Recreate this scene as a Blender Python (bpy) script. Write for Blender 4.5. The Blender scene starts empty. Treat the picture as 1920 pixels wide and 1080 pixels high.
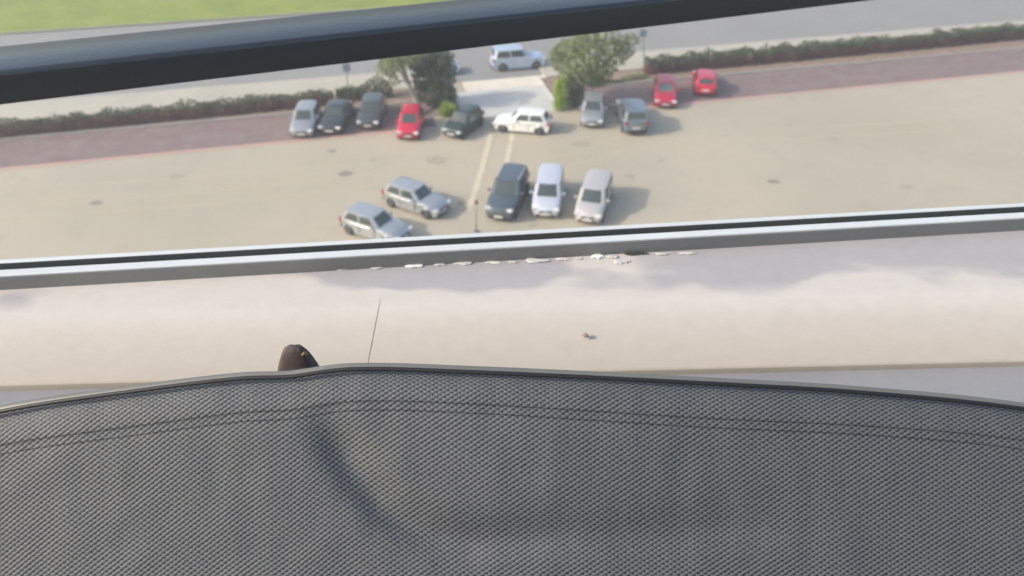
import bpy, bmesh, math, random
from mathutils import Vector, Matrix, noise
R = math.radians
random.seed(7)
S = bpy.context.scene
COL = S.collection

# ------------------------------------------------------------------ camera
F, PITCH, H = 1500.0, R(35.7), 23.6          # focal length in px of a 1920 px wide picture
cam_d = bpy.data.cameras.new('camera'); cam = bpy.data.objects.new('camera', cam_d)
COL.objects.link(cam); S.camera = cam
cam.location = (0, 0, H); cam.rotation_euler = (math.pi/2 - PITCH, 0, 0)
cam_d.sensor_width = 36; cam_d.lens = F/1920*36
cam_d.clip_start = 0.02; cam_d.clip_end = 1500
cam_d.dof.use_dof = True; cam_d.dof.focus_distance = 0.78
cam_d.dof.aperture_fstop = (cam_d.lens/1000)/0.0036      # about a 3.6 mm entrance pupil, like a phone's

# ------------------------------------------------------------------ world, sun, exposure
SUN_EL, SUN_HEAD = R(31), R(14)               # shadows run to the right and a little away
W = bpy.data.worlds.new('World'); S.world = W; W.use_nodes = True
nt = W.node_tree; nt.nodes.clear()
sky = nt.nodes.new('ShaderNodeTexSky'); sky.sky_type = 'NISHITA'; sky.sun_disc = False
sky.sun_elevation = SUN_EL; sky.sun_rotation = math.atan2(-math.cos(SUN_HEAD), -math.sin(SUN_HEAD))
sky.air_density = 1.3; sky.dust_density = 3.0; sky.ozone_density = 1.0
bg = nt.nodes.new('ShaderNodeBackground'); bg.inputs[1].default_value = 0.15
wo = nt.nodes.new('ShaderNodeOutputWorld')
nt.links.new(sky.outputs[0], bg.inputs[0]); nt.links.new(bg.outputs[0], wo.inputs[0])
sd = bpy.data.lights.new('sun', 'SUN'); sd.energy = 2.05; sd.angle = R(1.0); sd.color = (1.0, 0.93, 0.83)
so = bpy.data.objects.new('sun', sd); COL.objects.link(so)
to_sun = Vector((-math.cos(SUN_HEAD)*math.cos(SUN_EL), -math.sin(SUN_HEAD)*math.cos(SUN_EL), math.sin(SUN_EL)))
so.rotation_euler = to_sun.to_track_quat('Z', 'Y').to_euler()
S.view_settings.view_transform = 'Standard'; S.view_settings.look = 'None'
S.view_settings.exposure = 0.66; S.view_settings.gamma = 1; S.view_settings.use_curve_mapping = False

# ------------------------------------------------------------------ helpers
SP, CP = math.sin(PITCH), math.cos(PITCH)
def U(px, py, z):                            # picture point at depth z along the view axis -> world
    x = (px-960)/F*z; v = (py-540)/F*z
    return Vector((x, z*CP - v*SP, H - z*SP - v*CP))
def G(px, py, h=0.0):                        # picture point on the horizontal plane at height h
    v = (py-540)/F
    return U(px, py, (H-h)/(SP + v*CP))

def nodes(name):
    m = bpy.data.materials.new(name); m.use_nodes = True
    return m, m.node_tree, m.node_tree.nodes['Principled BSDF']
def plain(name, col, rough=.5, metal=0, coat=0, spec=.5, var=.12, scale=3.0):
    m, t, b = nodes(name)
    tc = t.nodes.new('ShaderNodeTexCoord'); nz = t.nodes.new('ShaderNodeTexNoise')
    nz.inputs['Scale'].default_value = scale; nz.inputs['Detail'].default_value = 4
    t.links.new(tc.outputs['Object'], nz.inputs['Vector'])
    r = t.nodes.new('ShaderNodeValToRGB')
    r.color_ramp.elements[0].position = .3; r.color_ramp.elements[1].position = .7
    r.color_ramp.elements[0].color = (*[c*(1-var) for c in col], 1)
    r.color_ramp.elements[1].color = (*[min(1, c*(1+var)) for c in col], 1)
    t.links.new(nz.outputs[0], r.inputs[0]); t.links.new(r.outputs[0], b.inputs['Base Color'])
    b.inputs['Roughness'].default_value = rough; b.inputs['Metallic'].default_value = metal
    b.inputs['Coat Weight'].default_value = coat; b.inputs['Coat Roughness'].default_value = .06
    b.inputs['Specular IOR Level'].default_value = spec
    return m
def surface(name, layers, base, rough=.85, bump=.3, bscale=30, coord='Object'):
    """layers: (scale, threshold lo, hi, colour, strength) noise stains over a base colour"""
    m, t, b = nodes(name)
    tc = t.nodes.new('ShaderNodeTexCoord'); cur = None
    rgb = t.nodes.new('ShaderNodeRGB'); rgb.outputs[0].default_value = (*base, 1); cur = rgb.outputs[0]
    for i, (sc, lo, hi, c, st) in enumerate(layers):
        mp = t.nodes.new('ShaderNodeMapping'); mp.inputs['Location'].default_value = (i*3.7, i*1.9, 0)
        t.links.new(tc.outputs[coord], mp.inputs[0])
        nz = t.nodes.new('ShaderNodeTexNoise'); nz.inputs['Scale'].default_value = sc
        nz.inputs['Detail'].default_value = 6; nz.inputs['Roughness'].default_value = .6
        t.links.new(mp.outputs[0], nz.inputs['Vector'])
        mr = t.nodes.new('ShaderNodeMapRange'); mr.inputs[1].default_value = lo; mr.inputs[2].default_value = hi
        mr.inputs[4].default_value = st
        t.links.new(nz.outputs[0], mr.inputs[0])
        mx = t.nodes.new('ShaderNodeMix'); mx.data_type = 'RGBA'; mx.inputs['B'].default_value = (*c, 1)
        t.links.new(mr.outputs[0], mx.inputs['Factor']); t.links.new(cur, mx.inputs['A'])
        cur = mx.outputs['Result']
    t.links.new(cur, b.inputs['Base Color']); b.inputs['Roughness'].default_value = rough
    nb = t.nodes.new('ShaderNodeTexNoise'); nb.inputs['Scale'].default_value = bscale; nb.inputs['Detail'].default_value = 5
    t.links.new(tc.outputs[coord], nb.inputs['Vector'])
    bp = t.nodes.new('ShaderNodeBump'); bp.inputs['Strength'].default_value = bump; bp.inputs['Distance'].default_value = .02
    t.links.new(nb.outputs[0], bp.inputs['Height']); t.links.new(bp.outputs[0], b.inputs['Normal'])
    return m

def link(name, verts, faces, mat, parent=None, smooth=False, kind=None, uv=None):
    me = bpy.data.meshes.new(name); me.from_pydata([tuple(v) for v in verts], [], faces); me.update()
    bm = bmesh.new(); bm.from_mesh(me); bmesh.ops.recalc_face_normals(bm, faces=bm.faces); bm.to_mesh(me); bm.free()
    if smooth:
        me.polygons.foreach_set('use_smooth', [True]*len(me.polygons))
    if mat: me.materials.append(mat)
    o = bpy.data.objects.new(name, me); COL.objects.link(o)
    if parent: o.parent = parent
    if kind: o['kind'] = kind
    return o
def tag(o, label=None, cat=None, group=None, kind=None):
    if label: o['label'] = label
    if cat: o['category'] = cat
    if group: o['group'] = group
    if kind: o['kind'] = kind
    return o
def empty(name, loc=(0, 0, 0), rz=0):
    e = bpy.data.objects.new(name, None); e.empty_display_size = .2
    e.location = loc; e.rotation_euler = (0, 0, rz); COL.objects.link(e); return e

class MB:
    def __init__(s): s.v = []; s.f = []
    def add(s, v, f):
        n = len(s.v); s.v += [tuple(p) for p in v]; s.f += [tuple(i+n for i in q) for q in f]; return s
    def box(s, x0, x1, y0, y1, z0, z1, M=None):
        v = [Vector((x, y, z)) for x in (x0, x1) for y in (y0, y1) for z in (z0, z1)]
        if M: v = [M @ p for p in v]
        return s.add(v, [(0, 1, 3, 2), (4, 6, 7, 5), (0, 4, 5, 1), (2, 3, 7, 6), (0, 2, 6, 4), (1, 5, 7, 3)])
    def tube(s, pts, rad, n=10, cap=True):
        pts = [Vector(p) for p in pts]
        rad = rad if isinstance(rad, (list, tuple)) else [rad]*len(pts)
        v = []
        for i, p in enumerate(pts):
            d = (pts[min(i+1, len(pts)-1)] - pts[max(i-1, 0)]).normalized()
            a = d.cross(Vector((0, 0, 1)))
            if a.length < .05: a = d.cross(Vector((0, 1, 0)))
            a.normalize(); b = d.cross(a)
            for k in range(n):
                t = 2*math.pi*k/n; v.append(p + (a*math.cos(t) + b*math.sin(t))*rad[i])
        f = [(i*n+k, i*n+(k+1) % n, (i+1)*n+(k+1) % n, (i+1)*n+k) for i in range(len(pts)-1) for k in range(n)]
        if cap: f += [tuple(range(n))[::-1], tuple((len(pts)-1)*n+k for k in range(n))]
        return s.add(v, f)
    def prism(s, prof, origin, d, n, length):
        """profile (depth along n, height) swept along d from -length to +length about origin"""
        a = [Vector(origin) + n*p + Vector((0, 0, q)) - d*length for p, q in prof]
        b = [q + d*2*length for q in a]; m = len(prof)
        return s.add(a+b, [(i, (i+1) % m, m+(i+1) % m, m+i) for i in range(m)] + [tuple(range(m))[::-1], tuple(range(m, 2*m))])
    def build(s, name, mat, parent=None, smooth=False, kind=None):
        return link(name, s.v, s.f, mat, parent, smooth, kind)
def sheet(name, pts, z, mat, kind='structure'):
    return link(name, [(p.x, p.y, z) for p in pts], [tuple(range(len(pts)))], mat, kind=kind)
def bevel(o, w, seg=2, ang=30):
    m = o.modifiers.new('bevel', 'BEVEL'); m.width = w; m.segments = seg; m.limit_method = 'ANGLE'; m.angle_limit = R(ang)
    return o

# ------------------------------------------------------------------ ground, in the car park's own axes (u along rows, w away)
A = R(13)
du, dw = Vector((math.cos(A), math.sin(A), 0)), Vector((-math.sin(A), math.cos(A), 0))
def wof(p): return p.dot(dw)
def uof(p): return p.dot(du)
def L(u, w, z=0.0):
    p = du*u + dw*w; p.z = z; return p
w_bay = wof(G(960, 224)); w_back = wof(G(960, 170)); w_walk0 = wof(G(960, 152)); w_walk1 = wof(G(960, 118)); w_road1 = wof(G(960, 1))
w_far = w_road1 + 60
print('w', w_bay, w_back, w_walk0, w_walk1, w_road1)

m_lane = surface('sandy_concrete', [(.06, .4, .62, (.42, .375, .285), .8), (.5, .54, .75, (.37, .33, .25), .5), (2.2, .62, .8, (.29, .26, .2), .4), (14, .45, .7, (.52, .45, .33), .3)], (.50, .44, .335), .9, .4, 40)
m_asph = surface('worn_asphalt', [(.2, .4, .65, (.27, .265, .25), .8), (3, .5, .7, (.22, .215, .21), .5), (30, .45, .7, (.36, .35, .33), .5)], (.30, .295, .28), .9, .4, 60)
m_walk = surface('pavement_concrete', [(.3, .4, .65, (.45, .42, .34), .8), (6, .5, .7, (.37, .35, .29), .4)], (.52, .48, .39), .9, .3, 40)
m_cream = surface('cream_paint_concrete', [(.8, .45, .7, (.66, .58, .45), .7), (8, .55, .7, (.55, .49, .4), .5)], (.80, .73, .60), .85, .2, 40)
m_drive = surface('grey_concrete', [(.5, .4, .65, (.56, .545, .51), .8), (5, .5, .7, (.42, .41, .38), .4)], (.66, .64, .60), .9, .3, 40)
m_grass = surface('grass_green', [(.3, .4, .6, (.20, .26, .03), .8), (4, .45, .7, (.14, .2, .025), .6)], (.28, .33, .04), .95, .8, 12)
m_pink = surface('faded_red_paint', [(1.2, .4, .65, (.60, .42, .34), .9), (10, .42, .66, (.48, .39, .30), .8)], (.74, .38, .34), .85, .2, 30)
m_line = surface('faded_cream_line', [(1.0, .4, .65, (.60, .53, .37), .9), (9, .4, .65, (.52, .46, .33), .6)], (.70, .63, .46), .85, .2, 30)
m_bed = surface('planting_soil', [(1, .4, .6, (.24, .17, .12), .8), (12, .45, .7, (.40, .29, .22), .5)], (.33, .24, .18), .95, .8, 20)
m_kerb = surface('kerb_concrete', [(2, .4, .65, (.40, .38, .34), .7)], (.48, .45, .41), .85, .3, 30)

def paver_mat():
    m, t, b = nodes('red_paver')
    tc = t.nodes.new('ShaderNodeTexCoord'); mp = t.nodes.new('ShaderNodeMapping'); mp.inputs['Rotation'].default_value = (0, 0, -A)
    t.links.new(tc.outputs['Object'], mp.inputs[0])
    br = t.nodes.new('ShaderNodeTexBrick'); br.inputs['Scale'].default_value = 1.0
    br.inputs['Brick Width'].default_value = .4; br.inputs['Row Height'].default_value = .2; br.inputs['Mortar Size'].default_value = .012
    br.inputs['Color1'].default_value = (.25, .155, .15, 1); br.inputs['Color2'].default_value = (.205, .14, .135, 1); br.inputs['Mortar'].default_value = (.2, .16, .15, 1)
    t.links.new(mp.outputs[0], br.inputs[0])
    nz = t.nodes.new('ShaderNodeTexNoise'); nz.inputs['Scale'].default_value = .9; nz.inputs['Detail'].default_value = 6
    t.links.new(tc.outputs['Object'], nz.inputs['Vector'])
    mx = t.nodes.new('ShaderNodeMix'); mx.data_type = 'RGBA'; mx.inputs['B'].default_value = (.28, .225, .20, 1)
    mr_ = t.nodes.new('ShaderNodeMapRange'); mr_.inputs[1].default_value = .3; mr_.inputs[2].default_value = .8; t.links.new(nz.outputs[0], mr_.inputs[0]); t.links.new(mr_.outputs[0], mx.inputs['Factor']); t.links.new(br.outputs[0], mx.inputs['A'])
    t.links.new(mx.outputs['Result'], b.inputs['Base Color']); b.inputs['Roughness'].default_value = .9
    bp = t.nodes.new('ShaderNodeBump'); bp.inputs['Strength'].default_value = .4; bp.inputs['Distance'].default_value = .01
    t.links.new(br.outputs[1], bp.inputs['Height']); bp.invert = True; t.links.new(bp.outputs[0], b.inputs['Normal'])
    return m
m_paver = paver_mat()

sheet('ground', [Vector((x, y, 0)) for x, y in ((-190, -60), (190, -60), (190, 240), (-190, 240))], -.02, m_lane)
def strip(name, w0, w1, z, mat, u0=-160, u1=160):
    return sheet(name, [L(u0, w0), L(u1, w0), L(u1, w1), L(u0, w1)], z, mat)
# extents along the rows
ud0, ud1 = uof(G(862, 200)), uof(G(1038, 185))       # the driveway
strip('road', w_walk1, w_road1, .0, m_asph)
# pavement: a raised slab, kerb stones at its road edge
for (a, b) in ((-160, ud0-.5), (ud1+.5, 160)):
    MB().add([L(a, w_walk0, 0), L(b, w_walk0, 0), L(b, w_walk1-.16, 0), L(a, w_walk1-.16, 0), L(a, w_walk0, .12), L(b, w_walk0, .12), L(b, w_walk1-.16, .12), L(a, w_walk1-.16, .12)],
             [(0, 1, 5, 4), (1, 2, 6, 5), (2, 3, 7, 6), (3, 0, 4, 7), (4, 5, 6, 7)]).build('pavement', m_walk, kind='structure')
    kerb = MB().add([L(a, w_walk1-.16, 0), L(b, w_walk1-.16, 0), L(b, w_walk1, 0), L(a, w_walk1, 0), L(a, w_walk1-.16, .13), L(b, w_walk1-.16, .13), L(b, w_walk1, .13), L(a, w_walk1, .13)],
             [(0, 1, 5, 4), (1, 2, 6, 5), (2, 3, 7, 6), (3, 0, 4, 7), (4, 5, 6, 7)]).build('kerb', m_kerb, kind='structure')
strip('crossover', wof(G(950, 166)), wof(G(950, 147)), .012, m_cream, uof(G(868, 160)), uof(G(1040, 140)))
strip('crossover_apron', wof(G(950, 147)), w_walk1, .006, m_asph, ud0-.5, ud1+.5)
strip('driveway', w_bay+.8, wof(G(950, 166)), .006, m_drive, ud0, ud1)
grass = strip('grass_verge', w_road1+.2, w_far+35, .05, m_grass)
strip('far_kerb', w_road1, w_road1+.2, .13, m_kerb)
# parking bays of red pavers, planting beds behind them
for (a, b) in ((-160, ud0-2.2), (ud1+1.8, 160)):
    strip('parking_bay', w_bay, w_back-.7, .004, m_paver, a, b)
    strip('planting_bed', w_back-.7, w_walk0, .05, m_bed, a, b)
    strip('bay_edge_line', w_bay-.28, w_bay, .008, m_pink, a, b)
for (a, b) in ((ud0-2.2, ud0), (ud1, ud1+1.8)):
    strip('planting_bed', w_bay+2.0, w_walk0, .05, m_bed, a, b)
def kerb_bar(p, q, wd=.12, h=.12, name='kerb'):
    d = (q-p).normalized(); n = Vector((-d.y, d.x, 0))*wd/2
    v = [p-n, q-n, q+n, p+n]; v = [Vector((a.x, a.y, 0)) for a in v] + [Vector((a.x, a.y, h)) for a in v]
    return MB().add(v, [(0, 1, 5, 4), (1, 2, 6, 5), (2, 3, 7, 6), (3, 0, 4, 7), (4, 5, 6, 7)]).build(name, m_kerb, kind='structure')
kerb_bar(L(ud0, w_bay+1.9), L(ud0, w_walk0)); kerb_bar(L(ud1, w_bay+1.9), L(ud1, w_walk0))
kerb_bar(L(ud0-2.2, w_bay+1.9), L(ud0-.06, w_bay+1.9)); kerb_bar(L(ud1+.06, w_bay+1.9), L(ud1+1.8, w_bay+1.9))
for (a, b) in ((-160, ud0-2.26), (ud1+1.86, 160)): kerb_bar(L(a, w_back-.7), L(b, w_back-.7))
# faded lines across the lane
def paint_line(px, wid):
    pts = [G(*p) for p in px]; v = []
    for i, p in enumerate(pts):
        d = (pts[min(i+1, len(pts)-1)]-pts[max(i-1, 0)]).normalized(); n = Vector((-d.y, d.x, 0))*wid/2
        v += [p-n, p+n]
    v = [(a.x, a.y, -.008) for a in v]
    link('faded_lane_line', v, [(2*i, 2*i+1, 2*i+3, 2*i+2) for i in range(len(pts)-1)], m_line, kind='structure')
paint_line([(921, 250), (912, 285), (903, 320), (890, 362), (878, 395)], .38)
paint_line([(961, 250), (956, 275), (950, 305), (944, 325)], .34)

# oil spots and scuffs on the lane
m_oil = surface('oil_stain', [(6, .4, .62, (.36, .32, .25), .9)], (.22, .20, .165), .8, .2, 30)
m_oil2 = surface('faint_stain', [(3, .4, .62, (.44, .38, .28), .9)], (.36, .32, .25), .85, .2, 30)
rs = random.Random(5)
for (px, py, rad, mt) in ((648, 325, .38, m_oil), (622, 283, .24, m_oil), (866, 380, .22, m_oil), (1240, 300, .2, m_oil2), (1090, 270, .5, m_oil2), (820, 300, .6, m_oil2), (330, 330, .4, m_oil2), (1560, 260, .4, m_oil2), (1450, 340, .28, m_oil), (700, 300, .25, m_oil2), (180, 380, .3, m_oil), (1180, 330, .3, m_oil2), (1700, 350, .3, m_oil2), (430, 270, .25, m_oil)):
    c = G(px, py); n_ = 18; ph = rs.uniform(0, 6)
    link('oil_stain', [(c.x+rad*1.3*math.cos(2*math.pi*i/n_)*(1+.25*math.sin(3*i+ph)*rs.uniform(.4, 1)), c.y+rad*math.sin(2*math.pi*i/n_)*(1+.25*math.sin(2*i+ph)*rs.uniform(.4, 1)), -.014) for i in range(n_)], [tuple(range(n_))], mt, kind='structure')
# long faint tyre tracks along the lane
def tracks(pts, off, z=-.0185):
    P_ = [G(*p) for p in pts]; v = []
    for i in range(len(P_)):
        d = (P_[min(i+1, len(P_)-1)]-P_[max(i-1, 0)]).normalized(); n = Vector((-d.y, d.x, 0))
        v += [P_[i]+n*(off-.11), P_[i]+n*(off+.11)]
    link('tyre_track', [(a.x, a.y, z) for a in v], [(2*i, 2*i+1, 2*i+3, 2*i+2) for i in range(len(P_)-1)], m_track, kind='structure')
m_track = surface('tyre_worn_concrete', [(.8, .38, .6, (.50, .435, .31), 1.0), (.3, .4, .6, (.48, .42, .30), .9)], (.465, .41, .30), .85, .3, 30)
for off in (-.8, .8):
    tracks([(x, 292-(x-960)*.075+6*math.sin(x/260)) for x in range(-100, 2100, 100)], off)
    tracks([(1180, 262), (1120, 285), (1040, 305), (900, 315), (700, 335), (400, 370), (0, 400)], off, -.0165)

# ------------------------------------------------------------------ plants
def leaf_mat(name, a, b, c):
    m, t, bs = nodes(name)
    oi = t.nodes.new('ShaderNodeNewGeometry'); rp = t.nodes.new('ShaderNodeValToRGB')
    e = rp.color_ramp.elements; e[0].color = (*a, 1); e[1].color = (*c, 1); e.new(.5).color = (*b, 1)
    t.links.new(oi.outputs['Random Per Island'], rp.inputs[0]); t.links.new(rp.outputs[0], bs.inputs['Base Color'])
    bs.inputs['Roughness'].default_value = .55
    tr = t.nodes.new('ShaderNodeBsdfTranslucent'); ms = t.nodes.new('ShaderNodeMixShader'); ms.inputs[0].default_value = .3
    t.links.new(rp.outputs[0], tr.inputs[0]); out = t.nodes['Material Output']
    t.links.new(bs.outputs[0], ms.inputs[1]); t.links.new(tr.outputs[0], ms.inputs[2]); t.links.new(ms.outputs[0], out.inputs[0])
    return m
m_lf_grey = leaf_mat('olive_leaf', (.17, .22, .07), (.24, .30, .11), (.33, .38, .17))
m_lf_dark = leaf_mat('dark_leaf', (.04, .07, .03), (.075, .12, .05), (.13, .18, .08))
m_lf_lime = leaf_mat('lime_leaf', (.22, .34, .03), (.32, .46, .04), (.42, .56, .07))
m_lf_hedge = leaf_mat('hedge_leaf', (.07, .10, .04), (.11, .14, .06), (.15, .18, .08))
m_lf_red = leaf_mat('russet_leaf', (.16, .055, .05), (.22, .08, .07), (.24, .12, .08))
m_bark = surface('bark_pale', [(3, .4, .6, (.30, .28, .22), .8), (18, .5, .7, (.22, .2, .16), .6)], (.42, .40, .33), .9, .8, 25)
m_core = plain('branch_dark', (.06, .055, .04), .9)

def leaves(mb, c, r, n, size, rng, shell=.35):
    for _ in range(n):
        d = Vector((rng.gauss(0, 1), rng.gauss(0, 1), rng.gauss(0, 1))).normalized()
        k = rng.uniform(shell, 1)**.6*(1+.25*noise.noise(d*2.3+Vector(c)))
        p = Vector((c[0]+d.x*r[0]*k, c[1]+d.y*r[1]*k, c[2]+d.z*r[2]*k))
        a = Vector((rng.gauss(0, 1), rng.gauss(0, 1), rng.gauss(0, .6))).normalized()
        b = a.cross(Vector((rng.gauss(0, 1), rng.gauss(0, 1), rng.gauss(0, 1)))).normalized()
        s = size*rng.uniform(.6, 1.3)
        mb.add([p-a*s, p-b*s*.45, p+a*s, p+b*s*.45], [(0, 1, 2, 3)])
def tree(name, base, trunk, clumps, mat, seed, label, cat='tree', size=.13, dens=420, trunk_r=.16, bark=m_bark):
    rng = random.Random(seed); root = empty(name, base)
    t = MB(); n = len(trunk)
    t.tube([Vector(p) for p in trunk], [trunk_r*(1-.5*i/(n-1)) for i in range(n)], 10)
    top = Vector(trunk[-1]); mid = Vector(trunk[n//2])
    t.build('trunk', bark, root, True)
    for (c, r, k) in clumps:
        cv = Vector(c); st = mid if rng.random() < .4 else top
        q = st.lerp(cv, .5)+Vector((rng.uniform(-.2, .2), rng.uniform(-.2, .2), .15))
        MB().tube([st, q, cv], [trunk_r*.45, trunk_r*.3, trunk_r*.12], 6).build('limb', bark, root, True)
    mb = MB()
    for (c, r, k) in clumps: leaves(mb, c, r, int(dens*k), size, rng)
    cr = mb.build('crown', mat, root)
    return tag(root, label, cat)
# left tree: pale trunk leaning left, dark full crown to the right of it
bl = G(792, 214); 
def rel(px, py, h, base):                      # picture point at height h -> offset from the base
    p = G(px, py, h); return (p.x-base.x, p.y-base.y, h)
trunk = [(0, 0, 0), rel(779, 186, .9, bl), rel(768, 160, 1.9, bl), rel(757, 134, 2.9, bl), rel(748, 108, 3.8, bl)]
clumpsA = [(rel(735, 120, 3.4, bl), (.9, .9, .7), .7), (rel(722, 128, 3.2, bl), (.7, .8, .6), .45), (rel(748, 112, 3.9, bl), (1.0, .9, .7), .8), (rel(738, 150, 2.5, bl), (.5, .5, .5), .25), (rel(770, 100, 4.3, bl), (1.1, 1, .8), .8), (rel(730, 95, 4.6, bl), (1.1, 1, .8), .6)]
tree('young_tree', bl, trunk, clumpsA, m_lf_grey, 3, 'slim tree with pale leaning trunk left of the driveway, sparse olive leaves', trunk_r=.2)
bd = G(812, 200)
clumpsB = [(rel(812, 172, 1.2, bd), (1.4, .9, 1.1), 1.2), (rel(800, 150, 1.9, bd), (1.2, 1.0, .9), 1.1), (rel(828, 150, 1.9, bd), (1.0, 1.0, .9), 1.0), (rel(812, 122, 2.9, bd), (1.5, 1.0, .9), 1.5), (rel(825, 110, 3.4, bd), (1.1, 1, .8), 1.0), (rel(792, 118, 3.2, bd), (1.0, 1, .8), 1.0), (rel(836, 178, 1.0, bd), (.8, .8, .8), .8)]
tree('dark_bushy_tree', bd, [(0, 0, 0), (.05, 0, .8), (0, .1, 1.6), (.1, .1, 2.6)], clumpsB, m_lf_dark, 4, 'dense dark green bushy tree left of the driveway beside the small red car', dens=700, size=.15)
# right tree
br = G(1112, 178)
clumpsC = []
rng = random.Random(11)
for (px, py, h, r, k) in ((1060, 95, 3.6, 1.0, 1), (1085, 85, 4.2, 1.1, 1), (1055, 120, 2.9, .8, .8), (1085, 118, 3.2, 1.0, 1), (1112, 100, 3.9, 1.0, 1), (1120, 125, 2.8, .9, .8), (1145, 92, 4.1, .9, .7), (1165, 82, 4.3, .7, .45), (1185, 75, 4.4, .6, .3), (1160, 108, 3.4, .7, .5), (1140, 128, 2.7, .7, .5), (1180, 98, 3.7, .45, .2), (1075, 140, 2.3, .8, .7), (1100, 145, 2.1, .7, .6), (1100, 70, 4.8, 1.0, .9), (1135, 66, 5.0, .9, .6), (1062, 150, 1.9, .7, .8), (1120, 150, 1.7, .7, .7), (1045, 105, 3.2, .7, .7)):
    clumpsC.append((rel(px, py, h, br), (r*1.08, r*1.08, r*.85), k*1.25))
tree('spreading_tree', br, [(0, 0, 0), (-.05, 0, .9), (.1, .05, 1.8), (.2, .1, 2.9)], clumpsC, m_lf_grey, 6, 'broad olive green tree right of the driveway, its crown reaching the dark window bar')
def bush(name, base, clumps, mat, seed, label, dens=700, size=.09, cat='shrub'):
    rng = random.Random(seed); root = empty(name, base)
    for (c, r, k) in clumps:
        MB().tube([(c[0]*.3, c[1]*.3, 0), (c[0]*.8, c[1]*.8, c[2]*.6), c], [.03, .02, .01], 5).build('stem', m_core, root)
    mb = MB()
    for (c, r, k) in clumps: leaves(mb, c, r, int(dens*k), size, rng, .2)
    mb.build('foliage', mat, root); return tag(root, label, cat)
b1 = G(838, 218)
bush('lime_shrub', b1, [((-.1, 0, .4), (.5, .4, .45), 1), ((.35, .1, .5), (.4, .4, .45), .8), ((0, .4, .6), (.4, .4, .4), .6)], m_lf_lime, 1, 'low lime green shrub at the corner of the driveway above the dark green car')
b2 = G(1052, 206)
bush('lime_shrub', b2, [((-.1, 0, .5), (.55, .5, .6), 1), ((-.1, .2, 1.2), (.55, .5, .6), 1), ((-.05, .5, 1.7), (.5, .5, .5), .8)], m_lf_lime, 2, 'tall lime green shrub at the driveway, right of the white car')
b3 = G(1078, 200)
bush('dark_shrub', b3, [((-.2, 0, .6), (.6, .5, .7), 1), ((.3, .1, .6), (.6, .5, .7), 1), ((0, .4, 1.3), (.8, .5, .6), 1)], m_lf_dark, 3, 'dark green shrub between the tall lime shrub and the silver grey car')
def hedge(px0, px1, mat_top, mat_low, seed, label, h=1.0, dep=.8, low=.45):
    rng = random.Random(seed)
    p, q = G(*px0), G(*px1); ln = (q-p).length; d = (q-p).normalized(); n = Vector((-d.y, d.x, 0))
    root = empty('hedge', (p.x, p.y, 0))
    for (name, mat, z0, z1) in (('lower_foliage', mat_low, 0, h*low), ('foliage', mat_top, h*low, h)):
        mb = MB(); N = int(ln*dep*(z1-z0)*900)
        for _ in range(N):
            u, w, z = rng.uniform(0, ln), rng.uniform(0, dep), rng.uniform(z0, z1)
            bump = .30*noise.noise(Vector((u*.8, w, seed*3)))+.08*noise.noise(Vector((u*5, w*3, seed)))
            if z1 == h: z += bump*(z-z0)/(z1-z0)*1.6
            c = d*u + n*(w+bump); c.z = z+.05
            a = Vector((rng.gauss(0, 1), rng.gauss(0, 1), rng.gauss(0, .7))).normalized(); b = a.cross(Vector((rng.gauss(0, 1), rng.gauss(0, 1), rng.gauss(0, 1)))).normalized()
            s = rng.uniform(.05, .11); mb.add([c-a*s, c-b*s*.6, c+a*s, c+b*s*.6], [(0, 1, 2, 3)])
        mb.build(name, mat, root)
    return tag(root, label, 'hedge')
def hx(px, dy=0): return 168-(px-960)*.098+dy
hedge((-60, hx(-60, 0)), (628, hx(628, -2)), m_lf_hedge, m_lf_red, 1, 'long low hedge with red brown lower leaves behind the leftmost parked cars', 1.0, .9, .72)
hedge((632, hx(632, -6)), (738, hx(738, -5)), m_lf_hedge, m_lf_hedge, 2, 'green hedge between the lamp post and the slim leaning tree', 1.15)
hedge((1092, 164), (1150, 161), m_lf_hedge, m_lf_hedge, 3, 'short green hedge directly behind the silver grey car', .7, .5)
hedge((1150, 158), (1212, 149), m_lf_grey, m_lf_grey, 5, 'thin pale green hedge behind the blue grey car', .35, .5)
hedge((1212, 143), (2000, 68), m_lf_hedge, m_lf_red, 4, 'long clipped hedge with red brown lower leaves behind the two red cars on the right', 1.25, .9, .6)

# ------------------------------------------------------------------ posts
m_post = plain('post_metal', (.22, .25, .27), .45, .6)
m_blue = plain('blue_grey_enamel', (.16, .22, .27), .4)
def lamp(base, top, label):
    root = empty('sign_post', base)
    v = Vector((top[0], top[1], top[2]))
    MB().tube([(0, 0, 0), v*.5, v], [.045, .04, .035], 8).build('pole', m_post, root, True)
    MB().box(-.28, .28, -.03, .03, -.3, .3, Matrix.Translation(v+Vector((0, -.06, 0)))).build('sign_plate', m_blue, root)
    MB().tube([(0, 0, 0), (0, 0, .08)], .12, 10).build('base_plate', m_post, root)
    return tag(root, label, 'sign post')
b = G(652, 168); lamp(b, rel(650, 126, 2.1, b), 'slim post with a small blue grey plate behind the hedge, far left')
b = G(1208, 122); lamp(b, rel(1206, 62, 2.9, b), 'slim post with a small plate on the pavement right of the broad tree')
b = G(893, 434)
root = empty('marker_post', b)
t = rel(893, 382, 1.85, b)
MB().tube([(0, 0, 0), (t[0]*.5, t[1]*.5, .9), t], .03, 8).build('pole', m_post, root, True)
MB().tube([(t[0], t[1], t[2]), (t[0], t[1], t[2]+.2)], .1, 10).build('cap', plain('dull_red', (.22, .07, .06), .6), root, True)
MB().tube([(0, 0, 0), (0, 0, .06)], .12, 10).build('base_plate', m_post, root)
tag(root, 'thin post with a dull red cap standing left of the dark blue SUV', 'post')

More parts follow.
